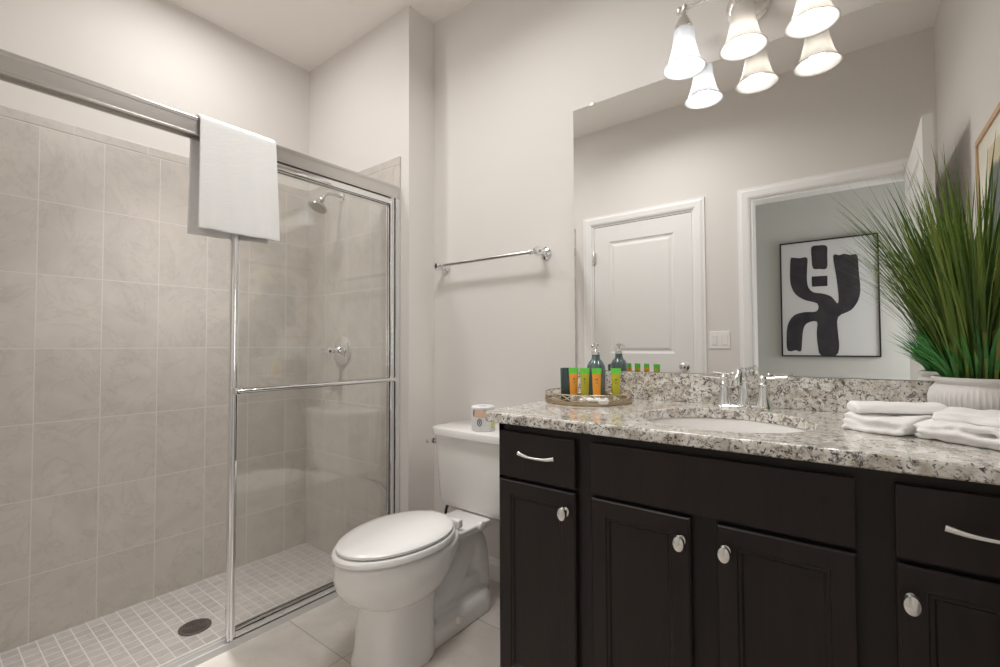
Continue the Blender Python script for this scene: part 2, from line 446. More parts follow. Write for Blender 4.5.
# towel over the header rail
def hanging_towel():
    b = BM(); ny = 40
    y0, y1 = .620, .884
    path = []
    zf, zb = 1.490, 1.485
    xf, xb = GX+.047, GX-.040
    ns = 34
    for i in range(ns+1): path.append((xf, zf+(1.868-zf)*i/ns, 1))
    for i in range(1, 16):
        a = PI*i/16; path.append((GX+.0465*math.cos(a), 1.868+.029*math.sin(a), 0))
    for i in range(ns+1): path.append((xb, 1.868-(1.868-zb)*i/ns, -1))
    grid = []
    for j in range(ny+1):
        v = j/ny; row = []
        for i, (x, z, s) in enumerate(path):
            low = max(0, (1.868-z)/.39)
            wv = (.0045*math.sin(v*9+.8)+.003*math.sin(v*21+z*7))*low
            if s == 1: x2 = x+wv+.006*low
            elif s == -1: x2 = x+wv-.004*low
            else: x2 = x
            y = y0+(y1-y0)*v+.016*low*v-.004*low*(1-v)
            zz = z - (.010*low if s == 1 else -.012*low)*(1-math.cos(v*3))*.5
            if s == 1: zz += .012*low*v
            row.append(b.verts.new((x2, y, zz)))
        grid.append(row)
    for A, B in zip(grid, grid[1:]):
        for k in range(len(A)-1): b.faces.new((A[k], A[k+1], B[k+1], B[k]))
    return b
ht = link('hanging_towel', hanging_towel(), M_TOWELR, None, True)
sm = ht.modifiers.new('thick', 'SOLIDIFY'); sm.thickness = .010; sm.offset = 0
bv = ht.modifiers.new('soft', 'BEVEL'); bv.width = .003; bv.segments = 2
tag(ht, 'white ribbed towel draped over the top rail of the shower door', 'towel')

# ------------------------------------------------------------------ shower fittings
t = thing('shower_fixture', (-2.300, YWING-TH, 1.93), 'chrome round shower head on a curved arm above the tiles', 'shower head')
b = BM(); lathe(b, [(0, 0), (.030, 0), (.028, .006), (.014, .013), (0, .013)], (-2.300, YWING-TH, 1.93), 24, 'Y'); link('flange', b, M_CHROME, t, True)
b = BM(); tube(b, smoothpath([(-2.300, YWING-TH, 1.93), (-2.300, 1.47, 1.934), (-2.300, 1.425, 1.925), (-2.300, 1.400, 1.895), (-2.300, 1.392, 1.880)], 6), .0095, 12); link('arm', b, M_STEEL, t, True)
b = BM(); R_ = Matrix.Rotation(math.radians(-26), 3, 'X')
lathe(b, [(0, .022), (.014, .020), (.017, .008), (.013, -.002), (.020, -.012), (.046, -.030), (.052, -.038), (.052, -.045), (.047, -.047), (0, -.047)], (-2.300, 1.388, 1.876), 32, rot=R_)
link('spray_head', b, M_STEEL, t, True)
t = thing('shower_valve', (-2.286, YWING-TH, 1.056), 'chrome shower valve with round escutcheon and lever on the tiled wall', 'shower valve')
b = BM(); lathe(b, [(0, 0), (.080, 0), (.082, .004), (.072, .011), (.050, .014), (.034, .018), (0, .018)], (-2.286, YWING-TH, 1.056), 40, 'Y'); link('escutcheon', b, M_CHROME, t, True)
b = BM(); lathe(b, [(0, .016), (.030, .016), (.027, .030), (.017, .040), (.015, .058), (.020, .066), (.020, .082), (.012, .092), (0, .094)], (-2.286, YWING-TH, 1.056), 28, 'Y')
tube(b, [(-2.286, YWING-.080, 1.056), (-2.335, YWING-.088, 1.050), (-2.372, YWING-.090, 1.046)], [.009, .007, .010], 12)
tube(b, [(-2.286, YWING-.080, 1.056), (-2.300, YWING-.085, 1.010)], [.008, .007], 12)
link('lever_handle', b, M_CHROME, t, True)
t = thing('floor_drain', (-2.238, .785, ZS), 'round dark metal drain in the mosaic shower floor', 'drain')
M_DRAIN = mat('drain_bronze', (.13, .11, .10), .45, .6)
b = BM(); lathe(b, [(0, 0), (.060, 0), (.060, .004), (.056, .0055), (.050, .0045), (0, .0045)], (-2.238, .785, ZS), 40); link('drain_rim', b, M_DRAIN, t, True)
b = BM()
for rr in (.044, .034, .024, .013): 
    tube(b, [(-2.238+rr*math.cos(a*PI/16), .785+rr*math.sin(a*PI/16), ZS+.0050) for a in range(32)], .0022, 6, closed=True)
link('drain_grate', b, M_DRAIN, t, True)

# towel bar on the back wall
t = thing('towel_bar', (-1.35, YB, 1.48), 'chrome towel bar on round posts, mounted on the wall above the toilet', 'towel bar')
for x in (-1.655, -1.055):
    b = BM(); lathe(b, [(0, 0), (.027, 0), (.028, .006), (.022, .011), (.012, .016), (.011, .040), (.017, .046), (.021, .058), (.021, .070), (.015, .080), (0, .084)], (x, YB, 1.482), 28, 'Y'); link('post', b, M_CHROME, t, True)
b = BM(); tube(b, [(-1.655, YB-.064, 1.482), (-1.055, YB-.064, 1.482)], .0085, 14)
lathe(b, [(.0085, 0), (.013, .003), (.013, .012), (.0085, .016)], (-1.098, YB-.064, 1.482), 16, 'X')
lathe(b, [(.0085, 0), (.013, .003), (.013, .012), (.0085, .016)], (-1.628, YB-.064, 1.482), 16, 'X'); link('bar', b, M_NICKEL, t, True)

# ------------------------------------------------------------------ toilet
TX = -1.30
def egg(yf, yb, hw, z, n=40, sq=2.0, cx=TX, back=1.0):
    """closed outline, front at yf (towards the camera side), back at yb; widest point 55% back"""
    ym = yf+(yb-yf)*.56; out = []
    for k in range(n):
        a = 2*PI*k/n; c, s = math.cos(a), math.sin(a)
        x = hw*abs(s)**(2/sq)*(1 if s > 0 else -1)
        if c > 0: y = ym-(ym-yf)*abs(c)**(2/sq)
        else: y = ym+(yb-ym)*abs(c)**(2/(sq*back+.0))
        out.append((cx+x, y, z))
    return out
t = thing('toilet', (TX, 1.3, 0), 'white two-piece toilet with closed lid between shower and vanity', 'toilet')
b = BM()
# bowl
loft(b, [egg(.985, 1.20, .104, .212, sq=2.4), egg(.925, 1.24, .134, .230, sq=2.2), egg(.885, 1.28, .155, .258), egg(.863, 1.31, .167, .292), egg(.855, 1.33, .171, .325), egg(.857, 1.34, .171, .360), egg(.862, 1.34, .168, .382)])
# deck under the tank
loft(b, [[(TX+sx*hw, y, z) for sx, y in ((-1, 1.30), (1, 1.30), (1, 1.655), (-1, 1.655))] for hw, z in ((.075, .325), (.092, .343), (.100, .369))])
# front pedestal column, flaring to the floor
loft(b, [egg(.965, 1.215, .108, .240, sq=2.7, back=1.6), egg(.955, 1.205, .106, .15, sq=2.8, back=1.6), egg(.945, 1.198, .116, .05, sq=2.8, back=1.6), egg(.935, 1.195, .125, 0, sq=2.8, back=1.6)])
# foot
def rr(x0, x1, y0, y1, z, r, n=6):
    out = []
    for cx, cy, a0 in ((x1-r, y0+r, -90), (x1-r, y1-r, 0), (x0+r, y1-r, 90), (x0+r, y0+r, 180)):
        for k in range(n+1):
            a = math.radians(a0+90*k/n); out.append((cx+r*math.cos(a), cy+r*math.sin(a), z))
    return out
loft(b, [rr(TX-.100, TX+.100, 1.08, 1.545, 0, .075), rr(TX-.098, TX+.098, 1.08, 1.542, .060, .075), rr(TX-.090, TX+.090, 1.08, 1.53, .078, .07), rr(TX-.070, TX+.070, 1.08, 1.52, .084, .06)])
# trapway: out of the bowl, up and over, down into the foot
tp = smoothpath([(TX, 1.10, .20), (TX, 1.18, .135), (TX, 1.27, .115), (TX, 1.355, .150), (TX, 1.41, .235), (TX, 1.455, .290), (TX, 1.50, .235), (TX, 1.515, .12), (TX, 1.515, .02)], 6)
tube(b, tp, .058, 20)
box(b, (TX-.050, 1.15, .05), (TX+.050, 1.50, .15)); box(b, (TX-.030, 1.15, .14), (TX+.030, 1.48, .35))
body = link('bowl', b, M_CHINA, t, True)
rm = body.modifiers.new('remesh', 'REMESH'); rm.mode = 'VOXEL'; rm.voxel_size = .0065; rm.use_smooth_shade = True
cs = body.modifiers.new('smooth', 'SMOOTH'); cs.iterations = 7; cs.factor = .6
# tank
def tank_ring(z, hw, yf, yb, r): return rr(TX-hw, TX+hw, yf, yb, z, r, 8)
b = BM(); loft(b, [tank_ring(.366, .155, 1.530, 1.655, .05), tank_ring(.3685, .189, 1.505, 1.670, .05), tank_ring(.380, .201, 1.490, 1.680, .05), tank_ring(.41, .205, 1.482, 1.683, .045), tank_ring(.58, .211, 1.472, 1.688, .04), tank_ring(.690, .216, 1.466, 1.690, .038)])
link('tank', b, M_CHINA, t, True)
b = BM(); loft(b, [tank_ring(.686, .222, 1.458, 1.692, .055), tank_ring(.689, .229, 1.450, 1.694, .06), tank_ring(.710, .231, 1.448, 1.694, .06), tank_ring(.719, .227, 1.452, 1.692, .055), tank_ring(.722, .215, 1.464, 1.682, .045)])
link('tank_lid', b, M_CHINA, t, True)
# seat and lid
b = BM(); so = .002
loft(b, [egg(.856, 1.318, .168, .386), egg(.850, 1.320, .173, .391), egg(.850, 1.320, .173, .402), egg(.855, 1.318, .169, .408)]); link('seat', b, M_SEAT, t, True)
b = BM()
loft(b, [egg(.871, 1.310, .156, .4105), egg(.864, 1.315, .162, .414), egg(.864, 1.315, .162, .421), egg(.871, 1.310, .156, .426), egg(.905, 1.290, .127, .431), egg(.98, 1.24, .07, .434)]); link('seat_lid', b, M_SEAT, t, True)
b = BM()
for sx in (-1, 1): box(b, (TX+sx*.072-.016, 1.312, .380), (TX+sx*.072+.016, 1.340, .412), .006, 3)
tube(b, [(TX-.086, 1.326, .404), (TX+.086, 1.326, .404)], .008, 12); link('seat_hinge', b, M_SEAT, t, True)
b = BM(); lathe(b, [(0, -.005), (.014, -.005), (.016, .004), (.013, .014), (.009, .018), (.009, .022), (0, .022)], (TX-.213, 1.486, .655), 20, rot=Matrix.Rotation(math.radians(-90), 3, 'Y'))
tube(b, smoothpath([(TX-.230, 1.486, .655), (TX-.236, 1.474, .654), (TX-.238, 1.458, .650)], 4), [.008]*5+[.008]*3+[.009], 10)
link('flush_lever', b, M_CHROME, t, True)
for sx, yy in ((1, 1.36),):
    b = BM(); lathe(b, [(.016, 0), (.016, .006), (.011, .013), (0, .016)], (TX+.0965, 1.30, .050), 20, rot=Matrix.Rotation(math.radians(90), 3, 'Y')); link('bolt_cap', b, M_SEAT, t, True)
b = BM(); lathe(b, [(.018, 0), (.018, .014), (.010, .018), (0, .018)], (TX+.098, 1.430, .362), 18, rot=Matrix.Rotation(math.radians(90), 3, 'Y')); link('tank_bolt_cap', b, M_SEAT, t, True)

# water supply
t = thing('water_supply_valve', (-1.600, YB, .20), 'small chrome stop valve with supply hose on the wall behind the toilet', 'water valve')
b = BM(); lathe(b, [(0, 0), (.028, 0), (.026, .006), (.010, .010), (.009, .06), (0, .06)], (-1.600, YB, .20), 20, 'Y'); lathe(b, [(0, .045), (.012, .045), (.013, .075), (.018, .080), (.018, .095), (0, .097)], (-1.600, YB, .20), 16, 'Y'); link('valve_body', b, M_CHROME, t, True)
b = BM(); tube(b, smoothpath([(-1.600, YB-.055, .20), (-1.600, YB-.06, .28), (-1.545, YB-.08, .335), (-1.46, YB-.10, .345), (-1.44, YB-.10, .39)], 6), .007, 10); link('supply_hose', b, M_DARK, t, True)

# toilet paper roll on the tank lid
RX, RY, RZ = -1.262, 1.522, .722
t = thing('toilet_paper_roll', (RX, RY, RZ), 'paper-wrapped toilet roll standing on the toilet tank lid', 'toilet paper roll')
M_PAPER = mat('roll_paper', (.80, .79, .77), .8)
def wrap_mat():
    m = mat('printed_wrap', (.8, .8, .8), .6)
    return m
b = BM(); lathe(b, [(.020, .0), (.047, 0), (.050, .004), (.050, .100), (.046, .104), (.020, .103), (.018, .09), (.018, .01), (.020, .0)], (RX, RY, RZ), 40); link('roll', b, wrap_mat(), t, True)
def patch(r, a0, a1, z0, z1, name, m, parent, c=(RX, RY), n=10, lab=None):
    b = BM(); lo = []; hi = []
    for k in range(n+1):
        a = a0+(a1-a0)*k/n
        lo.append(b.verts.new((c[0]+r*math.cos(a), c[1]+r*math.sin(a), z0))); hi.append(b.verts.new((c[0]+r*math.cos(a), c[1]+r*math.sin(a), z1)))
    for k in range(n): b.faces.new((lo[k], lo[k+1], hi[k+1], hi[k]))
    return link(name, b, m, parent, True, lab)
ca = math.atan2(-RY, -RX)
patch(.0505, ca-.95, ca+.30, RZ+.060, RZ+.094, 'wrap_print', mat('peach_print', (.72, .50, .40), .6), t, lab='peach printed band')
patch(.0505, ca+.75, ca+1.25, RZ+.014, RZ+.050, 'wrap_leaf', mat('lime_print', (.62, .68, .16), .6), t, lab='lime green printed patch')
b = BM()
r_ = .0510
for (w0, ww, hh) in ((-.30, .17, .014),):
    pts = [(RX+r_*math.cos(ca+w0+ww*math.cos(k*PI/10)), RY+r_*math.sin(ca+w0+ww*math.cos(k*PI/10)), RZ+.040+hh*math.sin(k*PI/10)) for k in range(20)]
    tube(b, pts, .0018, 6, closed=True)
tube(b, [(RX+r_*math.cos(ca-.30), RY+r_*math.sin(ca-.30), RZ+.034+.004*q) for q in range(4)], .0018, 6)
link('wrap_mark', b, mat('grey_print', (.10, .10, .13), .6), t, True, 'dark round printed mark')
patch(.0508, ca-.95, ca-.80, RZ+.066, RZ+.090, 'wrap_stroke', mat('charcoal_print', (.12, .11, .12), .6), t)

# ------------------------------------------------------------------ vanity
ZC = .8815; CT = .030
VY = 1.11; DY = .019
t = thing('vanity_cabinet', (-.24, 1.4, 0), 'espresso brown wooden vanity cabinet under the granite top', 'cabinet')
VX0, VX1 = -.857, XR-.003
b = BM()
# carcass: sides, floor, back, toe kick and face frame, open where the basin hangs
box(b, (VX0, VY, .0), (VX0+.018, 1.690, ZC-CT)); box(b, (VX1-.018, VY, .0), (VX1, 1.690, ZC-CT))
box(b, (VX0+.018, VY+.02, .10), (VX1-.018, 1.690, .118)); box(b, (VX0+.018, 1.672, .118), (VX1-.018, 1.690, ZC-CT))
box(b, (VX0+.018, VY+.06, 0), (VX1-.018, VY+.075, .10))
link('carcass', b, M_WOOD, t)
b = BM()
FT = ZC-CT
rails = [(VX0, -.825, .10, FT), (-.606, -.530, .10, FT), (-.018, .066, .10, FT), (.340, VX1, .10, FT), (-.318, -.232, .10, .70)]
for x0, x1, z0, z1 in rails: box(b, (x0, VY, z0), (x1, VY+.02, z1))
for x0, x1 in ((-.825, -.606), (-.530, -.018), (.066, .340)):
    for z0, z1 in ((.10, .135), (.672, .712), (.815, FT)): box(b, (x0, VY+.0005, z0), (x1, VY+.0195, z1))
link('face_frame', b, M_WOOD, t)
def shaker(x0, x1, z0, z1):
    b = BM(); y1, y0 = VY, VY-DY; st = .052
    lv = [(0, .004, 0), (.004, 0, 0), (st-.012, 0, 0), (st-.010, .003, 0), (st-.004, .003, 0), (st, .008, 0)]
    R = []
    R.append([b.verts.new(p) for p in ((x0, y1, z0), (x1, y1, z0), (x1, y1, z1), (x0, y1, z1))])
    for e, d, _ in lv: R.append([b.verts.new(p) for p in ((x0+e, y0+d, z0+e), (x1-e, y0+d, z0+e), (x1-e, y0+d, z1-e), (x0+e, y0+d, z1-e))])
    for A, B in zip(R, R[1:]):
        for k in range(4): b.faces.new((A[k], A[(k+1) % 4], B[(k+1) % 4], B[k]))
    b.faces.new(R[-1]); b.faces.new(R[0][::-1]); return b
def slabfront(x0, x1, z0, z1):
    b = BM(); box(b, (x0, VY-DY, z0), (x1, VY, z1), .003, 2); return b
def vknob(x, z, parent):
    b = BM(); y = VY-DY
    lathe(b, [(0, 0), (.009, 0), (.009, .002), (.0055, .004), (.005, .012), (.008, .015), (.0125, .018), (.0140, .023), (.0120, .028), (.006, .031), (0, .0315)], (x, y, z), 24, 'Y', sx=.95, sy=1.35)
    return link('knob', b, M_NICKEL, parent, True, 'satin nickel oval knob')
def vpull(x, z, parent, hw=.058):
    b = BM(); y = VY-DY
    pts = smoothpath([(x-hw, y-.024, z+.004), (x-hw*.55, y-.028, z-.001), (x, y-.029, z-.0025), (x+hw*.55, y-.028, z-.001), (x+hw, y-.024, z+.004)], 5)
    R = [.0065-.003*math.sin(PI*i/(len(pts)-1)) for i in range(len(pts))]
    tube(b, pts, R, 12)
    for sx in (-1, 1): tube(b, [(x+sx*hw*.82, y, z+.001), (x+sx*hw*.82, y-.027, z+.001)], .0045, 10)
    return link('handle', b, M_NICKEL, parent, True, 'satin nickel curved pull')
DZ0, DZT, DRB, DRT = .118, .690, .700, .830
dd = link('drawer', slabfront(-.843, -.592, DRB, DRT), M_WOOD, t); vpull(-.698, .774, dd)
link('false_drawer_front', slabfront(-.545, -.004, DRB, DRT), M_WOOD, t)
dd = link('drawer', slabfront(.052, .352, DRB, DRT), M_WOOD, t); vpull(.182, .770, dd, .068)
for x0, x1, kx, kz in ((-.843, -.592, -.618, .638), (-.546, -.302, -.320, .637), (-.247, -.004, -.227, .638), (.052, .352, .070, .632)):
    dd = link('door', shaker(x0, x1, DZ0, DZT), M_WOOD, t); vknob(kx, kz, dd)

# countertop with an oval cut-out, eased edge
CX0, CX1, CY0, CY1 = -.903, XR-.002, 1.085, YB-.001
SX, SY, SRX, SRY = -.287, 1.362, .213, .203
def counter():
    b = BM(); n = 64
    def rect_pt(a):
        # point on the rectangle in the direction a from the basin centre
        dx, dy = math.cos(a), math.sin(a); ts = []
        if dx > 1e-9: ts.append((CX1-SX)/dx)
        if dx < -1e-9: ts.append((CX0-SX)/dx)
        if dy > 1e-9: ts.append((CY1-SY)/dy)
        if dy < -1e-9: ts.append((CY0-SY)/dy)
        q = min(ts); return SX+dx*q, SY+dy*q
    ac = math.atan2(CY0-SY, CX0-SX) % (2*PI)
    angs = sorted([2*PI*k/n for k in range(n)]+[ac+q*.008 for q in range(-7, 8) if q]+[math.atan2(y-SY, x-SX) % (2*PI) for x in (CX0, CX1) for y in (CY0, CY1)])
    def inner(a, e, z): return (SX+(SRX+e)*math.cos(a), SY+(SRY+e)*math.sin(a), z)
    def outer(a, e, z):
        x, y = rect_pt(a); rc = .024
        x = max(CX0+e, min(CX1-e, x)); y = max(CY0+e, min(CY1-e, y))
        if x < CX0+rc and y < CY0+rc:
            v = Vector((x-CX0-rc, y-CY0-rc)); v = v.normalized()*(rc-e); x = CX0+rc+v.x; y = CY0+rc+v.y
        return (x, y, z)
    z0, z1 = ZC-CT, ZC; r = .006
    rings = [[inner(a, .003, z0) for a in angs], [inner(a, 0, z0+.003) for a in angs], [inner(a, 0, z1-.004) for a in angs], [inner(a, .0015, z1-.001) for a in angs], [inner(a, .004, z1) for a in angs],
             [outer(a, r, z1) for a in angs], [outer(a, r*.3, z1-r*.3) for a in angs], [outer(a, 0, z1-r) for a in angs], [outer(a, 0, z0+r*.5) for a in angs], [outer(a, r*.5, z0) for a in angs]]
    rings.append(rings[0])
    R = [[b.verts.new(p) for p in rg] for rg in rings[:-1]]; R.append(R[0]); m = len(angs)
    for A, B in zip(R, R[1:]):
        for k in range(m): b.faces.new((A[k], A[(k+1) % m], B[(k+1) % m], B[k]))
    return b
t = thing('granite_countertop', (-.26, 1.39, ZC-CT), 'speckled beige and black granite countertop with backsplash on the vanity', 'countertop')
link('slab', counter(), M_GRAN, t)
b = BM(); box(b, (CX0, YB-.021, ZC), (CX1, YB-.001, .980), .002); link('backsplash', b, M_GRAN, t)
# undermount basin
t = thing('undermount_sink', (SX, SY, ZC-CT), 'white oval undermount sink set in the granite countertop', 'sink')
b = BM(); prof = [(1.09, 0), (1.09, -.012), (1.04, -.014), (.985, -.05), (.90, -.10), (.70, -.135), (.35, -.150), (.10, -.154), (.10, -.148), (.34, -.143), (.68, -.128), (.875, -.095), (.965, -.05), (1.0, -.004), (1.02, 0)]
rings = [[(SX+SRX*r*math.cos(2*PI*k/56), SY+SRY*r*math.sin(2*PI*k/56), ZC-CT-.0005+h) for k in range(56)] for r, h in prof]; rings.append(rings[0])
R = [[b.verts.new(p) for p in rg] for rg in rings[:-1]]; R.append(R[0])
for A, B in zip(R, R[1:]):
    for k in range(56): b.faces.new((A[k], A[(k+1) % 56], B[(k+1) % 56], B[k]))
link('basin', b, M_CHINA, t, True)
b = BM(); lathe(b, [(0, -.1475), (.024, -.1475), (.026, -.146), (.022, -.143), (.018, -.144), (0, -.142)], (SX, SY, ZC-CT), 28); link('drain', b, M_CHROME, t, True)

# faucet
FX, FY = -.281, 1.625
t = thing('faucet', (FX, FY, ZC), 'chrome two-handle faucet behind the sink', 'faucet')
b = BM(); loft(b, [rr(FX-e, FX+e, FY-f_, FY+f_, z, min(f_-.001, .025)) for e, f_, z in ((.078, .027, ZC), (.079, .028, ZC+.004), (.076, .025, ZC+.010), (.070, .019, ZC+.013))]); link('base_plate', b, M_CHROME, t, True)
b = BM(); lathe(b, [(.021, .010), (.018, .020), (.0135, .045), (.0125, .060)], (FX, FY, ZC), 24)
sp = smoothpath([(FX, FY, ZC+.055), (FX, FY, ZC+.095), (FX, FY-.012, ZC+.108), (FX, FY-.040, ZC+.118), (FX, FY-.070, ZC+.108), (FX, FY-.084, ZC+.086), (FX, FY-.086, ZC+.076)], 6)
tube(b, sp, [.0125]*14+[.012]*(len(sp)-17)+[.0135]*3, 16); link('spout', b, M_CHROME, t, True)
b = BM(); tube(b, [(FX, FY+.028, ZC+.01), (FX, FY+.028, ZC+.118)], .0028, 8); lathe(b, [(0, 0), (.006, 0), (.0075, .006), (.005, .012), (0, .013)], (FX, FY+.028, ZC+.114), 12); link('lift_rod', b, M_CHROME, t, True)
for sx in (-1, 1):
    hx = FX+sx*.055
    b = BM(); lathe(b, [(.0235, .008), (.021, .016), (.0150, .040), (.0120, .062), (.0115, .066), (.015, .070), (.015, .076), (.011, .080), (.010, .088), (.013, .092), (.012, .098), (.006, .104), (0, .105)], (hx, FY, ZC), 24)
    tube(b, smoothpath([(hx, FY, ZC+.092), (hx+sx*.022, FY-.002, ZC+.096), (hx+sx*.065, FY-.006, ZC+.100)], 4), [.0055, .0052, .005, .0048, .0048, .005, .0055, .006, .0065], 10)
    link('handle', b, M_CHROME, t, True)

# ------------------------------------------------------------------ mirror
t = thing('wall_mirror', (-.27, YB, .981), 'large frameless wall mirror above the granite backsplash', 'mirror')
MZ0, MZ1 = .9815, 2.062
b = BM(); box(b, (-.914, YB-.0055, MZ0), (XR-.004, YB-.0005, MZ1)); 
for f in b.faces: f.material_index = 0 if f.normal.y < -.5 else 1
bmesh.ops.recalc_face_normals(b, faces=b.faces)
for f in b.faces: f.material_index = 0 if f.normal.y < -.5 else 1
link('mirror_glass', b, [M_MIRROR, M_MEDGE], t)
for x in (-.828, .20):
    b = BM(); box(b, (x-.010, YB-.009, MZ1-.008), (x+.010, YB-.0005, MZ1+.010), .002); link('mirror_clip', b, M_NICKEL, t)

# ------------------------------------------------------------------ vanity light
def shade_mat(name, col, e):
    m = bpy.data.materials.new(name); m.use_nodes = True; nt = m.node_tree; p = nt.nodes['Principled BSDF']; out = nt.nodes['Material Output']
    p.inputs['Base Color'].default_value = (.42, .42, .41, 1); p.inputs['Roughness'].default_value = .25
    tl = nt.nodes.new('ShaderNodeBsdfTranslucent'); tl.inputs[0].default_value = (*col, 1)
    mx = nt.nodes.new('ShaderNodeMixShader'); mx.inputs[0].default_value = .50
    nt.links.new(p.outputs[0], mx.inputs[1]); nt.links.new(tl.outputs[0], mx.inputs[2]); nt.links.new(mx.outputs[0], out.inputs[0])
    return m
def emis(name, col, e):
    m = mat(name, (.9, .9, .9), .4); BS(m).inputs['Emission Color'].default_value = (*col, 1); BS(m).inputs['Emission Strength'].default_value = e; return m
t = thing('vanity_light', (-.255, YB, 2.22), 'satin nickel three-lamp vanity light with frosted glass bells above the mirror', 'wall light')
BZ, BY = 2.212, 1.590
b = BM(); lathe(b, [(0, 0), (.068, 0), (.070, .008), (.062, .014), (.060, .022), (.050, .028), (.020, .034), (.012, .05), (.012, .114), (0, .114)], (-.255, YB, BZ), 36, 'Y'); link('wall_plate', b, M_NICKEL, t, True)
b = BM(); tube(b, [(-.448, BY, BZ), (-.062, BY, BZ)], .0065, 12)
for x in (-.448, -.062): lathe(b, [(0, -.012), (.008, -.010), (.011, 0), (.008, .010), (0, .012)], (x, BY, BZ), 14)
link('bar', b, M_NICKEL, t, True)
GR = [(.026, .132), (.031, .130), (.033, .118), (.0335, .100), (.037, .078), (.042, .056), (.047, .036), (.053, .020), (.060, .008), (.066, .001), (.068, .0)]
for i, x in enumerate(LAMPX):
    yy = LAMPY
    b = BM(); lathe(b, [(0, BZ-.012), (.006, BZ-.012), (.007, BZ-.030), (.014, BZ-.038), (.026, BZ-.062), (.030, BZ-.078), (.028, BZ-.080), (0, BZ-.078)], (x, yy, 0), 24)
    tube(b, [(x, BY, BZ), (x, yy, BZ-.022)], .008, 10)
    lathe(b, [(0, -.014), (.009, -.012), (.011, 0), (.009, .012), (0, .014)], (x, BY, BZ), 16)
    so_ = link('lamp_socket', b, M_NICKEL, t, True)
    prof = [(r, LAMPZ+h) for r, h in GR]
    inner = [(max(.004, r-.003), z) for r, z in reversed(prof)]
    b = BM(); lathe(b, prof+inner+[prof[0]], (x, yy, 0), 40)
    link('lamp_shade', b, shade_mat('frosted_glass_%d' % i, (.95, .95, .96) if i == 0 else (.95, .92, .885), 0), t, True, 'frosted white glass bell shade')
    b = BM(); lathe(b, [(0, .038), (.014, .042), (.022, .056), (.022, .070), (.014, .092), (.012, .118), (0, .118)], (x, yy, LAMPZ), 20)
    link('bulb', b, emis('bulb_glow_%d' % i, (.92, .96, 1) if i == 0 else (1, .93, .82), 4 if i == 0 else .9), t, True, 'bright cool bulb' if i == 0 else 'warm bulb')
    light('vanity_bulb_lamp', 'POINT', (x, yy, LAMPZ+.040), 6.5 if i == 0 else 4.8, COOL if i == 0 else WARM, .022)

# recessed downlight of the shower (out of the picture, above it)
t = thing('recessed_downlight', (-2.12, .80, CEIL), 'white round recessed downlight in the shower ceiling', 'ceiling light')
b = BM(); lathe(b, [(.075, 0), (.095, 0), (.095, -.006), (.085, -.009), (.075, -.004), (.075, 0)], (-2.12, .80, CEIL), 36); link('trim_ring', b, M_TRIM, t, True)

# ------------------------------------------------------------------ hall artwork, framed picture
AX0, AX1, AZ0, AZ1, AY = -.482, .160, .985, 1.925, YH
t = thing('abstract_painting', (-.16, AY, 1.45), 'black and white abstract brushstroke painting in a thin black frame, on the hallway wall', 'painting')
b = BM(); fw = .010
for lo, hi in (((AX0, AZ0), (AX1, AZ0+fw)), ((AX0, AZ1-fw), (AX1, AZ1)), ((AX0, AZ0+fw), (AX0+fw, AZ1-fw)), ((AX1-fw, AZ0+fw), (AX1, AZ1-fw))):
    box(b, (lo[0], AY, lo[1]), (hi[0], AY+.035, hi[1]))
link('frame', b, mat('black_frame', (.012, .012, .012), .4), t)
b = BM(); box(b, (AX0+fw, AY+.002, AZ0+fw), (AX1-fw, AY+.024, AZ1-fw)); link('canvas', b, mat('canvas_white', (.70, .70, .71), .8), t)
def art(px):
    out = []
    for x, y in px:
        u = (x-50)/437; yt = 108-46*u; yb = 605+3*u
        v = (y-yt)/(yb-yt); u2 = u/(u+(1-u)*1.06)     # undo the slight foreshortening
        out.append((AX0+u2*(AX1-AX0), AZ1-v*(AZ1-AZ0)))
    return out
M_INK = mat('charcoal_ink', (.032, .028, .035), .7)
LK(M_INK, ramp(M_INK, noisetex(M_INK, objcoord(M_INK), 14, 4), [(.3, (.022, .02, .026)), (.75, (.05, .045, .052))]), BS(M_INK).inputs['Base Color'])
body_ = [(105, 172), (120, 168), (150, 170), (185, 168), (184, 215), (182, 262), (188, 300), (212, 322), (255, 328), (292, 342), (318, 372), (322, 330), (314, 250), (303, 160), (330, 158), (350, 152), (375, 158), (403, 158), (408, 230), (412, 310), (402, 360), (372, 402), (318, 432), (316, 500), (320, 560), (305, 600), (240, 600), (226, 560), (222, 500), (224, 452), (180, 458), (160, 485), (152, 540), (146, 583), (120, 578), (100, 583), (78, 575), (76, 520), (84, 465), (115, 425), (165, 410), (224, 406), (228, 372), (170, 356), (125, 330), (102, 285), (100, 225)]
head1 = [(207, 120), (240, 113), (276, 117), (277, 160), (274, 215), (240, 218), (211, 214), (206, 165)]
head2 = [(204, 252), (276, 248), (275, 294), (205, 297)]
def flat_poly(pts, sm_):
    b = BM(); p = art(pts)
    if sm_:
        p = [(v.x, v.y) for v in smoothpath([(a, c, 0) for a, c in p], 3, True)]
    top = [b.verts.new((x, AY+.0255, z)) for x, z in p]; bot = [b.verts.new((x, AY+.024, z)) for x, z in p]
    n = len(p)
    for k in range(n): b.faces.new((top[k], top[(k+1) % n], bot[(k+1) % n], bot[k]))
    tri = tessellate_polygon([[Vector((x, z, 0)) for x, z in p]])
    for q in tri: b.faces.new([top[i] for i in q])
    return b
for q, s in ((body_, 1), (head1, 1), (head2, 0)): link('brushstroke', flat_poly(q, s), M_INK, t)

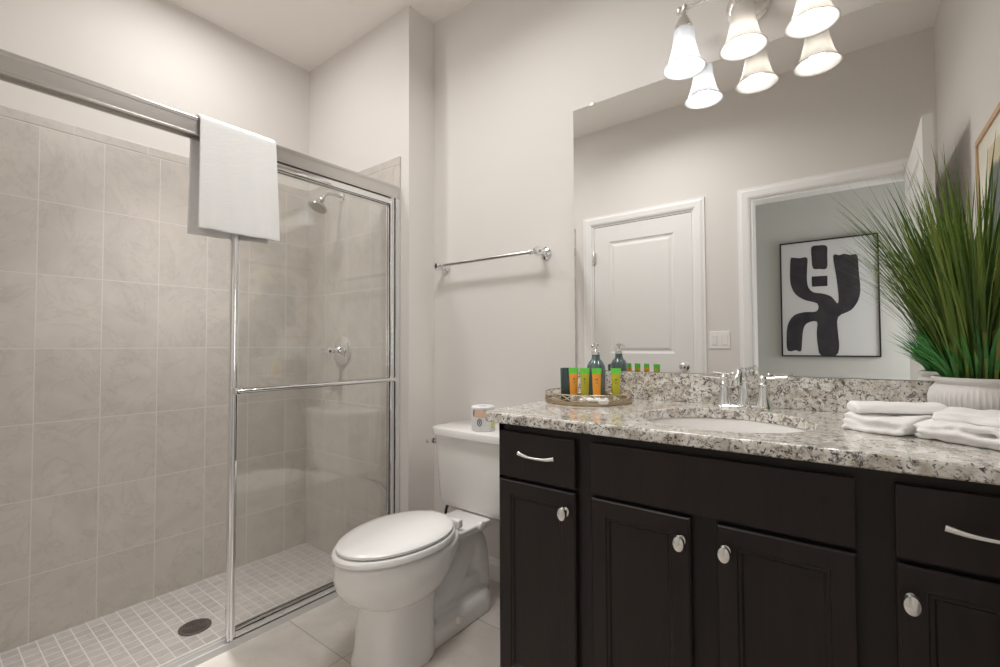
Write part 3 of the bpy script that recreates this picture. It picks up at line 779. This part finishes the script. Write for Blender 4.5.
PX = XR; py0, py1, pz0, pz1 = 1.056, 1.655, 1.16, 1.803
t = thing('framed_picture', (PX, 1.35, 1.5), 'picture in a light wood frame with cream mat on the right wall beside the mirror', 'picture')
M_OAK = mat('light_oak', (.52, .34, .20), .45)
b = BM()
for lo, hi in (((py0, pz0), (py1, pz0+.020)), ((py0, pz1-.020), (py1, pz1)), ((py0, pz0+.02), (py0+.020, pz1-.02)), ((py1-.020, pz0+.02), (py1, pz1-.02))):
    box(b, (PX-.018, lo[0], lo[1]), (PX, hi[0], hi[1]), .0015)
link('frame', b, M_OAK, t)
b = BM(); box(b, (PX-.012, py0+.02, pz0+.02), (PX-.001, py1-.02, pz1-.02)); link('mat_board', b, mat('cream_mat', (.66, .63, .54), .8), t)
b = BM(); box(b, (PX-.0135, py0+.165, pz0+.10), (PX-.0120, py1-.13, pz1-.085))
mp_ = mat('print_landscape', (.4, .38, .3), .6)
sp_ = N(mp_, 'ShaderNodeSeparateXYZ'); LK(mp_, objcoord(mp_), sp_.inputs[0])
ma = N(mp_, 'ShaderNodeMath', operation='MULTIPLY_ADD'); LK(mp_, noisetex(mp_, objcoord(mp_), 6, 4), ma.inputs[0]); ma.inputs[1].default_value = .12; LK(mp_, sp_.outputs[2], ma.inputs[2])
LK(mp_, ramp(mp_, ma.outputs[0], [(0, (.1, .11, .1)), (.999, (.1, .11, .1))]), BS(mp_).inputs['Base Color'])
mr = N(mp_, 'ShaderNodeMapRange'); LK(mp_, ma.outputs[0], mr.inputs[0]); mr.inputs[1].default_value = 1.25; mr.inputs[2].default_value = 1.85
LK(mp_, ramp(mp_, mr.outputs[0], [(.0, (.07, .085, .075)), (.45, (.10, .12, .11)), (.72, (.13, .14, .14)), (.76, (.50, .42, .27)), (1, (.58, .50, .36))]), BS(mp_).inputs['Base Color'])
link('print', b, mp_, t)

# ------------------------------------------------------------------ tray and toiletries
CXT, CYT, RT = -.765, 1.513, .152
t = thing('round_tray', (CXT, CYT, ZC), 'round gold wire-rimmed tray at the left end of the countertop', 'tray')
b = BM(); lathe(b, [(0, 0), (RT, 0), (RT+.002, .002), (RT+.002, .011), (RT-.003, .012), (RT-.004, .006), (0, .005)], (CXT, CYT, ZC), 64); link('base', b, M_BRASS, t, True)
b = BM()
def circ(z, r=RT-.001, n=64, wob=0, ph=0): return [(CXT+r*math.cos(2*PI*k/n), CYT+r*math.sin(2*PI*k/n), z+wob*math.sin(8*2*PI*k/n+ph)) for k in range(n)]
tube(b, circ(ZC+.034), .0020, 8, closed=True)
tube(b, circ(ZC+.023, n=128, wob=.0105), .0016, 6, closed=True); tube(b, circ(ZC+.023, n=128, wob=.0105, ph=PI), .0016, 6, closed=True)
link('wire_rim', b, mat('tray_wire', (.72, .62, .50), .22, 1), t, True)
ZT = ZC+.005
M_TEAL = mat('teal_glass', (.018, .050, .050), .06, spec=.7, Coat_Weight=.5)
t = thing('tumbler', (-.832, 1.492, ZT), 'dark teal glass tumbler at the left edge of the round tray', 'tumbler')
b = BM(); lathe(b, [(0, 0), (.026, 0), (.028, .003), (.0295, .110), (.0285, .112), (.0270, .109), (.0255, .008), (0, .007)], (-.832, 1.492, ZT), 32); link('cup_body', b, M_TEAL, t, True)
t = thing('soap_dispenser', (-.770, 1.592, ZT), 'grey-teal glass soap dispenser with chrome pump, behind the small tubes', 'soap dispenser')
M_DISP = mat('grey_teal_glass', (.085, .135, .140), .08, spec=.7, Coat_Weight=.5)
b = BM(); lathe(b, [(0, 0), (.031, 0), (.034, .004), (.035, .10), (.033, .118), (.026, .132), (.017, .142), (.015, .150), (.015, .162), (0, .162)], (-.770, 1.592, ZT), 36); link('bottle', b, M_DISP, t, True)
b = BM(); lathe(b, [(0, .160), (.016, .160), (.016, .170), (.009, .174), (.006, .178), (.006, .190), (.011, .192), (.011, .200), (.004, .203), (0, .204)], (-.770, 1.592, ZT), 24)
tube(b, smoothpath([(-.770, 1.592, ZT+.197), (-.767, 1.570, ZT+.198), (-.764, 1.550, ZT+.190)], 4), .0045, 10); link('pump', b, M_CHROME, t, True)

def tube_mat(name, col): return mat(name, col, .22, spec=.6)
M_CAPG = tube_mat('lime_green_cap', (.13, .62, .05)); M_OR = tube_mat('orange_gel', (.80, .33, .03)); M_YE = tube_mat('yellow_green_gel', (.47, .44, .02)); M_CLR = mat('clear_foot', (.62, .62, .58), .2)
def toiletry(x, y, body_m, label, ph):
    """small tube standing on its clear cap, green flat crimp on top"""
    t = thing('toiletry_tube', (x, y, ZT), label, 'toiletry tube', 'small toiletry tubes on the round tray')
    rot = Matrix.Rotation(math.atan2(x, y)*-1+ph, 3, 'Z')
    def ring(a, b_, z, n=20): return [Vector((x, y, ZT+z))+rot @ Vector((a*math.cos(2*PI*k/n), b_*math.sin(2*PI*k/n), 0)) for k in range(n)]
    b = BM(); loft(b, [ring(.0105, .0105, 0), ring(.0115, .0115, .002), ring(.0115, .0115, .018), ring(.0100, .0100, .020)]); link('cap', b, M_CLR, t, True, 'clear cap at the foot')
    b = BM(); loft(b, [ring(.0120, .0115, .020), ring(.0130, .0125, .024), ring(.0140, .0110, .055), ring(.0150, .0075, .085), ring(.0157, .0045, .098)]); bd = link('tube_body', b, body_m, t, True)
    b = BM(); loft(b, [ring(.0160, .0050, .097), ring(.0164, .0038, .102), ring(.0168, .0020, .112), ring(.0168, .0016, .116)]); link('crimp', b, M_CAPG, t, True, 'lime green top end')
    b = BM(); c = Vector((x, y, ZT)); 
    for (z, r) in ((.078, .0028), (.066, .0020)):
        pts = [c+rot @ Vector((r*math.cos(k*PI/6)*1.3, -.0135+ .0045*((z-.055)/.03), z+r*math.sin(k*PI/6))) for k in range(12)]
        vs = [b.verts.new(p) for p in pts]; b.faces.new(vs)
    link('printed_mark', b, mat('print_green', (.10, .16, .03), .6) if 'print_green' not in bpy.data.materials else bpy.data.materials['print_green'], t)
    return t
toiletry(-.785, 1.445, M_OR, 'orange toiletry tube at the left of the tray, in front of the teal tumbler', .1)
toiletry(-.745, 1.452, M_YE, 'yellow-green toiletry tube between the two orange tubes', -.05)
toiletry(-.703, 1.458, M_OR, 'orange toiletry tube in front of the soap dispenser, between the yellow-green ones', .08)
toiletry(-.648, 1.492, M_YE, 'yellow-green toiletry tube alone at the right edge of the tray', .0)
M_SOAP = mat('wrapped_soap', (.82, .81, .78), .5)
for (x, y, lab) in ((-.712, 1.402, 'small white wrapped round soap on the front of the tray, left of the pair'), (-.668, 1.420, 'small white wrapped round soap on the front of the tray, right of the pair')):
    b = BM(); lathe(b, [(0, 0), (.021, 0), (.025, .004), (.025, .013), (.020, .018), (.005, .0195), (0, .0188)], (x, y, ZT), 28)
    for v in b.verts:
        a = math.atan2(v.co.y-y, v.co.x-x); v.co.z += .0010*math.sin(a*9)*(1 if v.co.z > ZT+.01 else 0)
    tag(link('soap', b, M_SOAP, None, True), lab, 'soap', 'wrapped soaps on the tray')

# ------------------------------------------------------------------ potted grass
PCX, PCY = .236, 1.550
t = thing('potted_grass', (PCX, PCY, ZC), 'tall artificial green grass in a ribbed white ceramic pot at the right end of the counter', 'potted plant')
b = BM()
prof = [(.060, 0), (.066, .003), (.078, .018), (.090, .042), (.0945, .062), (.0945, .076), (.090, .092), (.083, .101), (.080, .105), (.084, .110), (.0885, .113), (.0890, .119), (.085, .121), (.080, .117), (.078, .10), (.078, .06), (0, .055)]
n = 180; rings = []
for (r, h) in prof:
    ribbed = .010 < h < .098 and r > .079
    if r == 0: continue
    rings.append([b.verts.new((PCX+(r*(1+(.012*math.cos(60*2*PI*k/n) if ribbed and prof.index((r, h)) < 8 else 0)))*math.cos(2*PI*k/n), PCY+(r*(1+(.012*math.cos(60*2*PI*k/n) if ribbed and prof.index((r, h)) < 8 else 0)))*math.sin(2*PI*k/n), ZC+h)) for k in range(n)])
for A, B in zip(rings, rings[1:]):
    for k in range(n): b.faces.new((A[k], A[(k+1) % n], B[(k+1) % n], B[k]))
b.faces.new(rings[0][::-1]); b.faces.new(rings[-1])
M_POT = mat('white_ceramic', (.72, .70, .68), .45)
link('pot', b, M_POT, t, True)
b = BM(); lathe(b, [(0, .098), (.060, .102), (.077, .098), (.0775, .08), (0, .08)], (PCX, PCY, ZC), 32); link('soil', b, mat('dark_moss', (.02, .025, .012), .9), t, True)
def leaf_mat(name, stops):
    m = mat(name, (.1, .2, .03), .42, spec=.35)
    g = N(m, 'ShaderNodeNewGeometry')
    c = ramp(m, g.outputs['Random Per Island'], stops)
    LK(m, c, BS(m).inputs['Base Color'])
    nt = m.node_tree; out = nt.nodes['Material Output']; tl = N(m, 'ShaderNodeBsdfTranslucent'); LK(m, c, tl.inputs[0])
    mx = N(m, 'ShaderNodeMixShader'); mx.inputs[0].default_value = .22
    LK(m, BS(m).outputs[0], mx.inputs[1]); LK(m, tl.outputs[0], mx.inputs[2]); LK(m, mx.outputs[0], out.inputs[0])
    return m
M_GRASS = leaf_mat('grass_blades', [(0, (.025, .065, .010)), (.35, (.075, .145, .018)), (.7, (.15, .22, .03)), (1, (.24, .29, .065))])
M_SPRIG = leaf_mat('sprig_leaves', [(0, (.03, .16, .035)), (.6, (.06, .28, .06)), (1, (.14, .36, .10))])
def blade(b, base, azim, lean, length, wid, curl, seg=9, droop=0):
    """arched ribbon with a folded midrib"""
    d = Vector((math.cos(azim), math.sin(azim), 0)); side = Vector((-math.sin(azim), math.cos(azim), 0))
    p = Vector(base); ang = lean*.35; rows = []; tw = random.uniform(-.7, .7)
    for i in range(seg+1):
        s = i/seg
        wv = wid*min(1, .55+s*1.6)*(1-s**2.2)+.00025
        sd = side*math.cos(tw)+d*math.sin(tw)
        rows.append((b.verts.new(p-sd*wv*.5), b.verts.new(p-d*wv*.16), b.verts.new(p+sd*wv*.5)))
        ang2 = ang+(lean-lean*.35)*min(1, s*1.6)+curl*s*s
        step = d*math.sin(ang2)+Vector((0, 0, 1))*math.cos(ang2)
        p = p+step*length/seg
        p.x = min(p.x, XR-.008-.01*random.random()); p.y = min(p.y, YB-.012-.008*random.random())
        if p.z < ZC+.123 and s > .3: p.z = ZC+.123
    for A, B in zip(rows, rows[1:]):
        b.faces.new((A[0], A[1], B[1], B[0])); b.faces.new((A[1], A[2], B[2], B[1]))
b = BM(); random.seed(21)
for k in range(330):
    a = random.uniform(0, 2*PI); rr_ = .062*math.sqrt(random.random())
    if random.random() < .25: a = random.uniform(PI*.75, PI*1.35)
    az = a+random.uniform(-.5, .5)
    lean = math.radians(4+30*(rr_/.062)*random.random()**.8+random.uniform(-2, 5))
    L = random.uniform(.36, .62)*(1-.12*random.random())
    curl = random.uniform(-.05, .35)
    blade(b, (PCX+rr_*math.cos(a), PCY+rr_*math.sin(a), ZC+.095), az, lean, L, random.uniform(.0045, .0095), curl)
for k in range(46):     # thin stray blades arching out
    a = random.uniform(PI*.7, PI*1.5); az = a+random.uniform(-.3, .3)
    blade(b, (PCX+.05*math.cos(a), PCY+.05*math.sin(a), ZC+.095), az, math.radians(random.uniform(22, 42)), random.uniform(.34, .50), .0034, random.uniform(.1, .5))
link('grass_foliage', b, M_GRASS, t, True)
b = BM()
for k in range(60):
    a = random.uniform(PI*.80, PI*1.25) if k < 46 else random.uniform(PI*1.25, PI*1.6); az = a+random.uniform(-.35, .35)
    blade(b, (PCX+.060*math.cos(a), PCY+.060*math.sin(a), ZC+.098), az, math.radians(random.uniform(20, 62)), random.uniform(.09, .19), random.uniform(.006, .010), random.uniform(-.1, .5), 7) if k < 46 else blade(b, (PCX+.05*math.cos(a), PCY+.05*math.sin(a), ZC+.098), az, math.radians(random.uniform(5, 40)), random.uniform(.10, .17), .009, .3, 7)
link('short_leaves', b, M_SPRIG, t, True, 'short bright green leaves at the rim')

# ------------------------------------------------------------------ folded towels on the counter
def folded(origin, du, L, Wd, layers, th, seed, roll=False):
    """origin: front-left foot; du: unit dir along the front edge (length L); depth Wd goes square to it"""
    b = BM(); u = Vector((du[0], du[1], 0)).normalized(); v = Vector((-u.y, u.x, 0)); o = Vector(origin)
    rnd = random.Random(seed)
    for i in range(layers):
        e = [rnd.uniform(-.006, .006) for _ in range(4)]
        n = 14; nu = 22; rings = []
        z0 = i*th*.93
        for j in range(nu+1):
            s = j/nu; ring = []
            for k in range(n*2):
                a = 2*PI*k/(n*2); c, s2 = math.cos(a), math.sin(a)
                yv = Wd/2+e[0]+(Wd/2+e[1])*(abs(c)**.22)*(1 if c > 0 else -1)
                zz = th/2+(th/2)*(abs(s2)**.5)*(1 if s2 > 0 else -1)
                endp = min(1, min(s, 1-s)*14+.35)
                zz = th/2+(zz-th/2)*endp
                uu = e[2]+s*(L+e[3])
                q = o+u*uu+v*yv+Vector((0, 0, z0+zz))
                nz = noise.noise(Vector((q.x*16, q.y*16, seed*3+i*.7)))
                q += Vector((0, 0, nz*.006*(.3+z0/th)+.004*noise.noise(Vector((uu*45, yv*9, seed+i)))))+v*noise.noise(Vector((uu*24, seed, i*2.1)))*.008
                ring.append(q)
            rings.append(ring)
        loft(b, rings)
    zmin = o.z
    for w_ in b.verts:
        if w_.co.z < zmin: w_.co.z = zmin
    return b
def soft_towel(name, bm, lab, grp):
    o = link(name, bm, M_TOWEL, None, True)
    r = o.modifiers.new('r', 'REMESH'); r.mode = 'VOXEL'; r.voxel_size = .0032; r.use_smooth_shade = True
    s = o.modifiers.new('s', 'SMOOTH'); s.iterations = 3; s.factor = .5
    return tag(o, lab, 'towel', grp)
G = 'folded white towels on the countertop'
soft_towel('folded_towel', folded((-.030, 1.365, ZC), (.115, -.060), .125, .15, 3, .0125, 1), 'folded white towel lying on the counter, under the rolled one', G)
b = BM()   # rolled / tri-folded one on top
def rolled(o, du, L, R, seed):
    b = BM(); u = Vector((du[0], du[1], 0)).normalized(); v = Vector((-u.y, u.x, 0)); o = Vector(o)
    rings = []
    for j in range(25):
        s = j/24; ring = []
        k_ = min(1, min(s, 1-s)*16+.62)
        for k in range(28):
            a = 2*PI*k/28
            q = o+u*(s*L)+v*(R*1.75*k_*math.cos(a))+Vector((0, 0, R*.82+R*.82*k_*math.sin(a)))
            q += Vector((0, 0, .003*noise.noise(Vector((s*5, math.cos(a)*1.5, seed)))))+v*.004*noise.noise(Vector((s*4, seed, 3)))
            ring.append(q)
        rings.append(ring)
    loft(b, rings)
    # the loose outer flap
    rings = []
    for j in range(21):
        s = j/20; p = o+u*(.004+s*(L-.01))
        rings.append([p+v*(-R*1.2)+Vector((0, 0, R*1.25)), p+v*(-R*1.95)+Vector((0, 0, R*.75)), p+v*(-R*2.0)+Vector((0, 0, R*.35)), p+v*(-R*1.6)+Vector((0, 0, R*.30)), p+v*(-R*1.4)+Vector((0, 0, R*.8))])
    loft(b, rings)
    return b
soft_towel('rolled_towel', rolled((-.012, 1.385, ZC+.0355), (.93, .37), .185, .0175, 4), 'white towel rolled up on top of the left folded towel', G)
soft_towel('folded_towel', folded((.098, 1.318, ZC), (.105, -.075), .150, .163, 3, .0125, 9), 'folded white towel lying on the counter at the right, bottom of its stack', G)
soft_towel('folded_towel', folded((.125, 1.345, ZC+.0350), (.115, -.040), .165, .125, 2, .0120, 14), 'folded white towel on top of the right stack, in front of the pot', G)
